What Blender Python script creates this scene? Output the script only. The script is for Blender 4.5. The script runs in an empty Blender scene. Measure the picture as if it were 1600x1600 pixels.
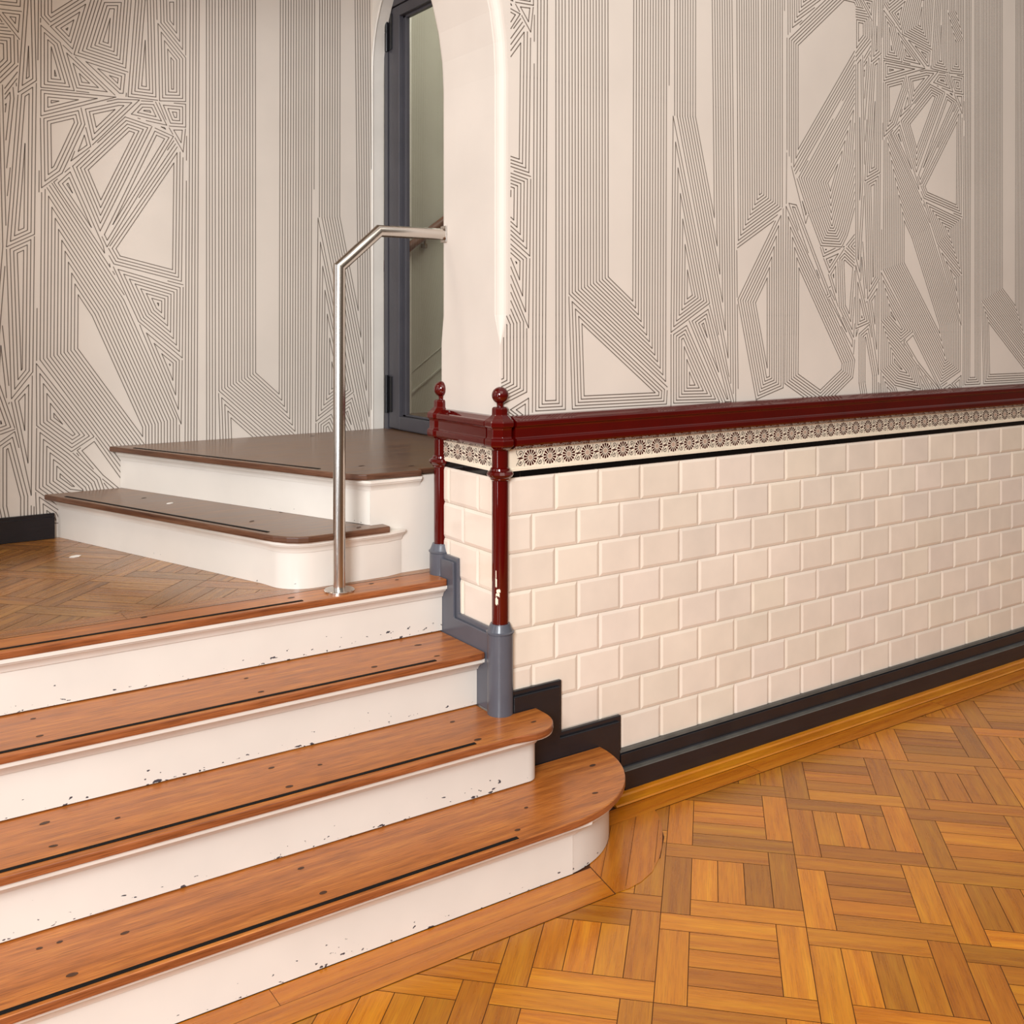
import bpy, math, random
from mathutils import Vector
random.seed(7)
SC = bpy.context.scene
COL = SC.collection
PI = math.pi
SQ = math.sqrt(0.5)

# ------------------------------------------------------------------ materials
def lin(c):
    return tuple(((v/255)/12.92 if v/255 <= .04045 else ((v/255+.055)/1.055)**2.4) for v in c) + (1,)

def new_mat(name):
    m = bpy.data.materials.new(name); m.use_nodes = True
    nt = m.node_tree; b = nt.nodes['Principled BSDF']
    return m, nt, b

def N(nt, t, **kw):
    n = nt.nodes.new(t)
    for k, v in kw.items(): setattr(n, k, v)
    return n

def ramp(nt, fac, stops):
    r = N(nt, 'ShaderNodeValToRGB')
    e = r.color_ramp.elements
    while len(e) < len(stops): e.new(.5)
    for q, (p, c) in zip(e, stops): q.position = p; q.color = c
    nt.links.new(fac, r.inputs[0])
    return r.outputs[0]

def mixc(nt, fac, a, b, mode='MIX'):
    n = N(nt, 'ShaderNodeMix', data_type='RGBA', blend_type=mode)
    L = nt.links
    if isinstance(fac, (int, float)): n.inputs[0].default_value = fac
    else: L.new(fac, n.inputs[0])
    for i, v in ((6, a), (7, b)):
        if isinstance(v, tuple): n.inputs[i].default_value = v
        else: L.new(v, n.inputs[i])
    return n.outputs[2]

def noise(nt, vec, scale, detail=3, rough=.5, mapscale=None):
    t = N(nt, 'ShaderNodeTexNoise'); t.inputs['Scale'].default_value = scale
    t.inputs['Detail'].default_value = detail; t.inputs['Roughness'].default_value = rough
    if mapscale:
        mp = N(nt, 'ShaderNodeMapping'); mp.inputs['Scale'].default_value = mapscale
        nt.links.new(vec, mp.inputs[0]); vec = mp.outputs[0]
    nt.links.new(vec, t.inputs['Vector'])
    return t.outputs[0]

def bump(nt, b, h, strength, dist=.002):
    n = N(nt, 'ShaderNodeBump'); n.inputs['Strength'].default_value = strength
    n.inputs['Distance'].default_value = dist
    nt.links.new(h, n.inputs['Height']); nt.links.new(n.outputs[0], b.inputs['Normal'])

def painted(name, c, rough=.35, spec=.5, var=.06, bscale=6, coat=0, bstr=.05):
    m, nt, b = new_mat(name)
    tc = N(nt, 'ShaderNodeTexCoord').outputs['Object']
    n = noise(nt, tc, bscale, 4)
    c1 = lin(c); c0 = tuple(v*(1-var*2) for v in c1[:3]) + (1,); c2 = tuple(min(1, v*(1+var)) for v in c1[:3]) + (1,)
    nt.links.new(ramp(nt, n, [(.3, c0), (.7, c2)]), b.inputs['Base Color'])
    b.inputs['Roughness'].default_value = rough
    b.inputs['Specular IOR Level'].default_value = spec
    b.inputs['Coat Weight'].default_value = coat; b.inputs['Coat Roughness'].default_value = .06
    if bstr: bump(nt, b, noise(nt, tc, 90, 2), bstr, .001)
    return m

def wood(name, dark, mid, light, rough=.3, tone=False, coat=.25, grain=1.0, wear=None):
    m, nt, b = new_mat(name); L = nt.links
    uv = N(nt, 'ShaderNodeUVMap', uv_map='UVMap').outputs[0]
    g1 = noise(nt, uv, 1, 5, .6, (3, 45, 1))
    g2 = noise(nt, uv, 1, 3, .6, (14, 420, 1))
    base = ramp(nt, g1, [(.28, lin(dark)), (.5, lin(mid)), (.74, lin(light))])
    pores = ramp(nt, g2, [(.36, (.42, .36, .30, 1)), (.54, (1, 1, 1, 1))])
    col = mixc(nt, .7*grain, base, pores, 'MULTIPLY')
    if tone:
        a = N(nt, 'ShaderNodeVertexColor', layer_name='tone').outputs[0]
        col = mixc(nt, 1, col, a, 'MULTIPLY')
    if wear:
        w = noise(nt, uv, 1, 4, .6, (2.2, 5, 1))
        f = ramp(nt, w, [(.4, (0, 0, 0, 1)), (.75, (.8, .8, .8, 1))])
        col = mixc(nt, f, col, lin(wear))
    L.new(col, b.inputs['Base Color'])
    rr = N(nt, 'ShaderNodeMapRange'); L.new(g1, rr.inputs[0])
    rr.inputs[3].default_value = rough*.8; rr.inputs[4].default_value = rough*1.3
    L.new(rr.outputs[0], b.inputs['Roughness'])
    b.inputs['Coat Weight'].default_value = coat; b.inputs['Coat Roughness'].default_value = .18
    bump(nt, b, g2, .12, .0006)
    return m

def toned(name, c, rough, coat=0, var=.04):
    m, nt, b = new_mat(name)
    tc = N(nt, 'ShaderNodeTexCoord').outputs['Object']
    c1 = lin(c); c0 = tuple(v*(1-var*2) for v in c1[:3]) + (1,)
    col = ramp(nt, noise(nt, tc, 9, 4), [(.3, c0), (.7, c1)])
    a = N(nt, 'ShaderNodeVertexColor', layer_name='tone').outputs[0]
    nt.links.new(mixc(nt, 1, col, a, 'MULTIPLY'), b.inputs['Base Color'])
    b.inputs['Roughness'].default_value = rough
    b.inputs['Coat Weight'].default_value = coat; b.inputs['Coat Roughness'].default_value = .08
    bump(nt, b, noise(nt, tc, 30, 2), .03, .001)
    return m

def chipped_paint(name, c, rough):
    # white gloss paint knocked off in small chips low down on the riser (UV.y = height in metres)
    m, nt, b = new_mat(name); L = nt.links
    uv = N(nt, 'ShaderNodeUVMap', uv_map='UVMap').outputs[0]
    tc = N(nt, 'ShaderNodeTexCoord').outputs['Object']
    c1 = lin(c); c0 = tuple(v*.93 for v in c1[:3]) + (1,)
    col = ramp(nt, noise(nt, tc, 5, 3), [(.3, c0), (.7, c1)])
    sx = N(nt, 'ShaderNodeSeparateXYZ'); L.new(uv, sx.inputs[0])
    n = noise(nt, uv, 1, 2, .5, (48, 95, 1))
    lo = N(nt, 'ShaderNodeMapRange'); L.new(sx.outputs[1], lo.inputs[0])
    lo.inputs[1].default_value = 0; lo.inputs[2].default_value = .09
    lo.inputs[3].default_value = .06; lo.inputs[4].default_value = -.16
    big = noise(nt, uv, 1, 1, .5, (5, 6, 1))
    ad = N(nt, 'ShaderNodeMath', operation='ADD'); L.new(n, ad.inputs[0]); L.new(lo.outputs[0], ad.inputs[1])
    ad2 = N(nt, 'ShaderNodeMath', operation='MULTIPLY_ADD'); L.new(big, ad2.inputs[0]); ad2.inputs[1].default_value = .22
    L.new(ad.outputs[0], ad2.inputs[2])
    f = ramp(nt, ad2.outputs[0], [(.80, (0, 0, 0, 1)), (.82, (1, 1, 1, 1))])
    L.new(mixc(nt, f, col, lin((66, 66, 74))), b.inputs['Base Color'])
    b.inputs['Roughness'].default_value = rough
    b.inputs['Coat Weight'].default_value = .12; b.inputs['Coat Roughness'].default_value = .1
    bump(nt, b, noise(nt, tc, 14, 3), .04, .002)
    return m

M = {}
M['plaster'] = painted('cream_plaster', (219, 208, 197), .6, .3, .03, 3)
M['plaster_plain'] = painted('stairwell_plaster', (188, 182, 168), .6, .3, .04, 3)
M['ink'] = painted('mural_ink', (116, 104, 94), .6, .3, .02, 3, 0, 0)
M['white'] = chipped_paint('white_gloss_paint', (228, 220, 210), .28)
M['moulding'] = painted('white_moulding_paint', (231, 224, 214), .3, .5, .03, 8)
M['grey'] = painted('grey_gloss_paint', (84, 86, 95), .28, .5, .05, 12, .15)
M['skirting'] = painted('dark_skirting_paint', (31, 30, 34), .25, .5, .1, 12, .2)
M['greyed'] = painted('toplit_skirting_edge', (92, 88, 82), .4, .4, .12, 25)  # skirting paint made grey: ceiling light painted into its upward faces
M['tile'] = toned('cream_glazed_tile', (244, 229, 213), .12, .3)
M['grout'] = painted('grout', (206, 192, 174), .8, .2, .08, 30)
M['blacktile'] = painted('black_glazed_tile', (9, 8, 10), .08, .3, .05, 12, .15, .02)
M['maroon'] = painted('maroon_glaze', (80, 3, 2), .07, .4, .08, 10, .4, .03)
M['ceramic'] = painted('frieze_ceramic', (240, 226, 204), .15, .5, .03, 12, .3)
M['petal'] = painted('frieze_maroon_figure', (62, 16, 12), .2, .5, .05, 40, .3, 0)
M['curl'] = painted('frieze_olive_figure', (80, 72, 62), .2, .5, .05, 40, .3, 0)
M['heart'] = painted('frieze_flower_heart', (186, 158, 140), .2, .5, .05, 40, .3, 0)
M['tread'] = wood('tread_oak', (146, 80, 28), (180, 104, 40), (204, 130, 56), .36)
M['tread_dark'] = wood('upper_tread_oak', (92, 62, 40), (122, 86, 58), (150, 112, 80), .34, wear=(112, 88, 72))
M['nose'] = wood('nosing_oak', (120, 62, 30), (150, 84, 44), (176, 104, 58), .4)
M['nose_dark'] = wood('upper_nosing_oak', (70, 40, 26), (100, 64, 44), (128, 88, 64), .4)
M['parquet'] = wood('oak_parquet', (174, 98, 4), (196, 118, 8), (212, 140, 20), .27, tone=True, coat=.3, grain=.5)
M['parquet_old'] = wood('worn_parquet', (122, 72, 22), (154, 98, 34), (180, 124, 54), .26, tone=True, coat=.3, grain=.8)
M['gap'] = painted('parquet_joint', (70, 36, 14), .7, .2, .05, 30)
M['strip'] = painted('black_grip_strip', (16, 14, 14), .8, .2, .1, 60)
M['plug'] = painted('dark_wood_plug', (74, 44, 26), .5, .4, .2, 60, 0, 0)
M['doorpaint'] = painted('grey_door_paint', (70, 68, 74), .4, .5, .06, 10)
M['hinge'] = painted('black_steel', (22, 22, 26), .3, .6, .05, 30)
M['handwood'] = wood('handrail_wood', (92, 52, 34), (120, 72, 48), (146, 92, 64), .3)
M['brass'] = painted('dull_brass', (120, 90, 50), .35, .6, .1, 30)
M['paper'] = painted('paper', (238, 232, 224), .8, .2, .03, 30)
m, nt, b = new_mat('brushed_steel')
tc = N(nt, 'ShaderNodeTexCoord').outputs['Object']
b.inputs['Base Color'].default_value = (.62, .58, .54, 1); b.inputs['Metallic'].default_value = 1
rr = N(nt, 'ShaderNodeMapRange'); nt.links.new(noise(nt, tc, 1, 3, .6, (300, 300, 6)), rr.inputs[0])
rr.inputs[3].default_value = .16; rr.inputs[4].default_value = .3
nt.links.new(rr.outputs[0], b.inputs['Roughness']); M['steel'] = m
m = bpy.data.materials.new('door_glass'); m.use_nodes = True; nt = m.node_tree; nt.nodes.clear()
o = N(nt, 'ShaderNodeOutputMaterial'); mx = N(nt, 'ShaderNodeMixShader'); lw = N(nt, 'ShaderNodeLayerWeight'); fr = N(nt, 'ShaderNodeMath', operation='POWER'); fr.inputs[1].default_value = 4.5; nt.links.new(lw.outputs[1], fr.inputs[0])
tr = N(nt, 'ShaderNodeBsdfTransparent'); tr.inputs[0].default_value = (.88, .9, .87, 1)
gl = N(nt, 'ShaderNodeBsdfGlossy'); gl.inputs['Roughness'].default_value = .02
nt.links.new(fr.outputs[0], mx.inputs[0]); nt.links.new(tr.outputs[0], mx.inputs[1]); nt.links.new(gl.outputs[0], mx.inputs[2])
nt.links.new(mx.outputs[0], o.inputs[0]); M['glass'] = m

# ------------------------------------------------------------------ mesh builder
class MB:
    def __init__(s): s.v = []; s.f = []; s.uv = []; s.t = []; s.m = []; s.sm = []
    def face(s, pts, uv=None, tone=1.0, mi=0, smooth=False):
        i = len(s.v); s.v += [tuple(p) for p in pts]; s.f.append(tuple(range(i, i+len(pts))))
        s.uv.append(uv or [(p[0], p[1]) for p in pts]); s.t.append(tone if isinstance(tone, tuple) else (tone,)*3); s.m.append(mi); s.sm.append(smooth)
    def box(s, a, b, mi=0, tone=1.0):
        x0, y0, z0 = a; x1, y1, z1 = b
        P = [(x0,y0,z0),(x1,y0,z0),(x1,y1,z0),(x0,y1,z0),(x0,y0,z1),(x1,y0,z1),(x1,y1,z1),(x0,y1,z1)]
        for q in ((0,3,2,1),(4,5,6,7),(0,1,5,4),(1,2,6,5),(2,3,7,6),(3,0,4,7)):
            pts = [P[k] for k in q]
            ax = 2 if q in ((0,3,2,1),(4,5,6,7)) else (1 if q in ((0,1,5,4),(2,3,7,6)) else 0)
            uv = [((p[0], p[1]) if ax == 2 else ((p[0], p[2]) if ax == 1 else (p[1], p[2]))) for p in pts]
            s.face(pts, uv, tone, mi)
    def prism(s, poly, z0, z1, mi_top=0, mi_side=None, tone=1.0):
        ms = mi_top if mi_side is None else mi_side
        n = len(poly)
        if sum(poly[i][0]*poly[(i+1)%n][1]-poly[(i+1)%n][0]*poly[i][1] for i in range(n)) < 0: poly = poly[::-1]
        s.face([(x, y, z1) for x, y in poly], None, tone, mi_top)
        s.face([(x, y, z0) for x, y in poly[::-1]], None, tone, mi_top)
        d = 0
        for i in range(n):
            (xa, ya), (xb, yb) = poly[i], poly[(i+1) % n]; l = math.hypot(xb-xa, yb-ya)
            s.face([(xa,ya,z0),(xb,yb,z0),(xb,yb,z1),(xa,ya,z1)], [(d, z0),(d+l, z0),(d+l, z1),(d, z1)], tone, ms); d += l
    def build(s, name, mats, parent=None, merge=True, bevel=None, smooth=False):
        me = bpy.data.meshes.new(name)
        vi = {}; vs = []; fs = []
        if merge:
            for f in s.f:
                g = []
                for k in f:
                    key = tuple(round(c*200000) for c in s.v[k])
                    if key not in vi: vi[key] = len(vs); vs.append(s.v[k])
                    g.append(vi[key])
                fs.append(g)
        else: vs, fs = s.v, s.f
        keep = [i for i, g in enumerate(fs) if len(set(g)) >= 3 and len(set(g)) == len(g)]
        bad = [i for i, g in enumerate(fs) if len(set(g)) >= 3 and len(set(g)) != len(g)]
        F = [fs[i] for i in keep]; UV = [s.uv[i] for i in keep]; idx = list(keep)
        for i in bad:
            g2 = []; u2 = []
            for k, u in zip(fs[i], s.uv[i]):
                if k not in g2: g2.append(k); u2.append(u)
            F.append(g2); UV.append(u2); idx.append(i)
        me.from_pydata(vs, [], F)
        uvl = me.uv_layers.new(name='UVMap'); tl = me.color_attributes.new('tone', 'FLOAT_COLOR', 'CORNER')
        uvl = me.uv_layers['UVMap']; tl = me.color_attributes['tone']
        li = 0
        for p, u, i in zip(me.polygons, UV, idx):
            p.material_index = s.m[i]; p.use_smooth = s.sm[i] or smooth
            for q in u:
                uvl.data[li].uv = q; tl.data[li].color = s.t[i] + (1,); li += 1
        for k in (mats if isinstance(mats, (list, tuple)) else [mats]): me.materials.append(M[k])
        if any(p.use_smooth for p in me.polygons): me.set_sharp_from_angle(angle=math.radians(35))
        me.validate()
        o = bpy.data.objects.new(name, me); COL.objects.link(o)
        if parent: o.parent = parent; 
        if parent and parent.matrix_world != None:
            o.location = -Vector(parent['_org']) if '_org' in parent else (0, 0, 0)
        if bevel:
            b = o.modifiers.new('edge', 'BEVEL'); b.width = bevel; b.segments = 3; b.limit_method = 'ANGLE'; b.angle_limit = math.radians(38)
        return o

ORG = {}
def thing(name, label, cat, org=(0, 0, 0), group=None):
    o = bpy.data.objects.new(name, None); COL.objects.link(o); o.location = org; o.empty_display_size = .1
    o['label'] = label; o['category'] = cat
    if group: o['group'] = group
    return o
def place(o, parent):
    # geometry is modelled in room coordinates; keep it there under the parent Empty
    p = parent; off = Vector((0, 0, 0))
    while p is not None: off += p.location; p = p.parent
    o.parent = parent; o.location = -off
    return o
def part(mb, name, mats, parent, **kw): return place(mb.build(name, mats, None, **kw), parent)
def tag(o, label, cat, group=None):
    o['label'] = label; o['category'] = cat
    if group: o['group'] = group
    return o
def struct(mb, name, mats, label=None, **kw):
    o = mb.build(name, mats, None, **kw); o['kind'] = 'structure'
    return o

def miter_path(path, closed=False):
    # unit normals (to the right of travel) with miter scale at every point
    n = len(path); out = []
    for i in range(n):
        d = []
        if i > 0 or closed: a = path[i-1]; b = path[i]; d.append((b[0]-a[0], b[1]-a[1]))
        if i < n-1 or closed: a = path[i]; b = path[(i+1) % n]; d.append((b[0]-a[0], b[1]-a[1]))
        d = [(x/math.hypot(x, y), y/math.hypot(x, y)) for x, y in d]
        ns = [(y, -x) for x, y in d]
        sx = sum(q[0] for q in ns); sy = sum(q[1] for q in ns); l = math.hypot(sx, sy); sx /= l; sy /= l
        c = max(.3, sx*ns[0][0]+sy*ns[0][1]); out.append((sx/c, sy/c))
    return out
def sweep(mb, path, prof, mi=0, caps=True, closed_prof=True, smooth=False):
    # prof: (outward offset, z) ; outward = right-hand side of travel
    nm = miter_path(path); rings = []; dist = [0]
    for i in range(1, len(path)): dist.append(dist[-1]+math.hypot(path[i][0]-path[i-1][0], path[i][1]-path[i-1][1]))
    for (x, y), (nx, ny) in zip(path, nm): rings.append([(x+nx*o, y+ny*o, z) for o, z in prof])
    m = len(prof); pl = [0]
    for j in range(1, m+1): pl.append(pl[-1]+math.hypot(prof[j % m][0]-prof[j-1][0], prof[j % m][1]-prof[j-1][1]))
    for i in range(len(path)-1):
        for j in range(m if closed_prof else m-1):
            k = (j+1) % m
            mb.face([rings[i][j], rings[i+1][j], rings[i+1][k], rings[i][k]], [(dist[i], pl[j]), (dist[i+1], pl[j]), (dist[i+1], pl[j+1]), (dist[i], pl[j+1])], 1, mi, smooth)
    if caps and closed_prof: mb.face(rings[0][::-1], [(p[1], p[2]) for p in rings[0][::-1]], 1, mi); mb.face(rings[-1], [(p[1], p[2]) for p in rings[-1]], 1, mi)

def lathe(mb, cx, cy, prof, seg=40, mi=0, rot=0, smooth=True, caps=True):
    rings = [[(cx+r*math.cos(rot+2*PI*k/seg), cy+r*math.sin(rot+2*PI*k/seg), z) for k in range(seg)] for r, z in prof]
    for a, b in zip(rings, rings[1:]):
        for k in range(seg):
            q = (k+1) % seg; mb.face([a[k], a[q], b[q], b[k]], None, 1, mi, smooth)
    if caps: mb.face(rings[0][::-1], None, 1, mi); mb.face(rings[-1], None, 1, mi)

def tube(mb, pts, r, seg=28, mi=0):
    P = [Vector(p) for p in pts]; rings = []
    dirs = [(b-a).normalized() for a, b in zip(P, P[1:])]
    for i, p in enumerate(P):
        if i == 0: t = dirs[0]
        elif i == len(P)-1: t = dirs[-1]
        else: t = (dirs[i-1]+dirs[i]).normalized()
        d = dirs[min(i, len(dirs)-1)] if i == 0 else dirs[i-1]
        side = Vector((0, 1, 0)); up = d.cross(side).normalized()
        ring = []
        for k in range(seg):
            a = 2*PI*k/seg; off = side*math.cos(a)*r + up*math.sin(a)*r
            # slide along d so the point lies in the miter plane through p with normal t
            s_ = -(off.dot(t))/d.dot(t); ring.append(tuple(p+off+d*s_))
        rings.append(ring)
    for a, b in zip(rings, rings[1:]):
        for k in range(seg): q = (k+1) % seg; mb.face([a[k], a[q], b[q], b[k]], None, 1, mi, True)
    mb.face(rings[0][::-1], None, 1, mi); mb.face(rings[-1], None, 1, mi)

def disc(mb, x, y, z, rx, ry, mi=0, rot=0, n=12):
    c, s_ = math.cos(rot), math.sin(rot)
    mb.face([(x+rx*math.cos(a)*c-ry*math.sin(a)*s_, y+rx*math.cos(a)*s_+ry*math.sin(a)*c, z) for a in (2*PI*k/n for k in range(n))], None, 1, mi)

def arc(cx, cy, rx, ry, a0, a1, n):
    return [(cx+rx*math.cos(math.radians(a0+(a1-a0)*k/n)), cy+ry*math.sin(math.radians(a0+(a1-a0)*k/n))) for k in range(n+1)]

def clip_half(poly, a, b, c):
    # keep a*x+b*y <= c
    out = []
    for i in range(len(poly)):
        p, q = poly[i], poly[(i+1) % len(poly)]
        dp, dq = a*p[0]+b*p[1]-c, a*q[0]+b*q[1]-c
        if dp <= 0: out.append(p)
        if (dp < 0 < dq) or (dq < 0 < dp): t = dp/(dp-dq); out.append((p[0]+(q[0]-p[0])*t, p[1]+(q[1]-p[1])*t))
    return out

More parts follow.
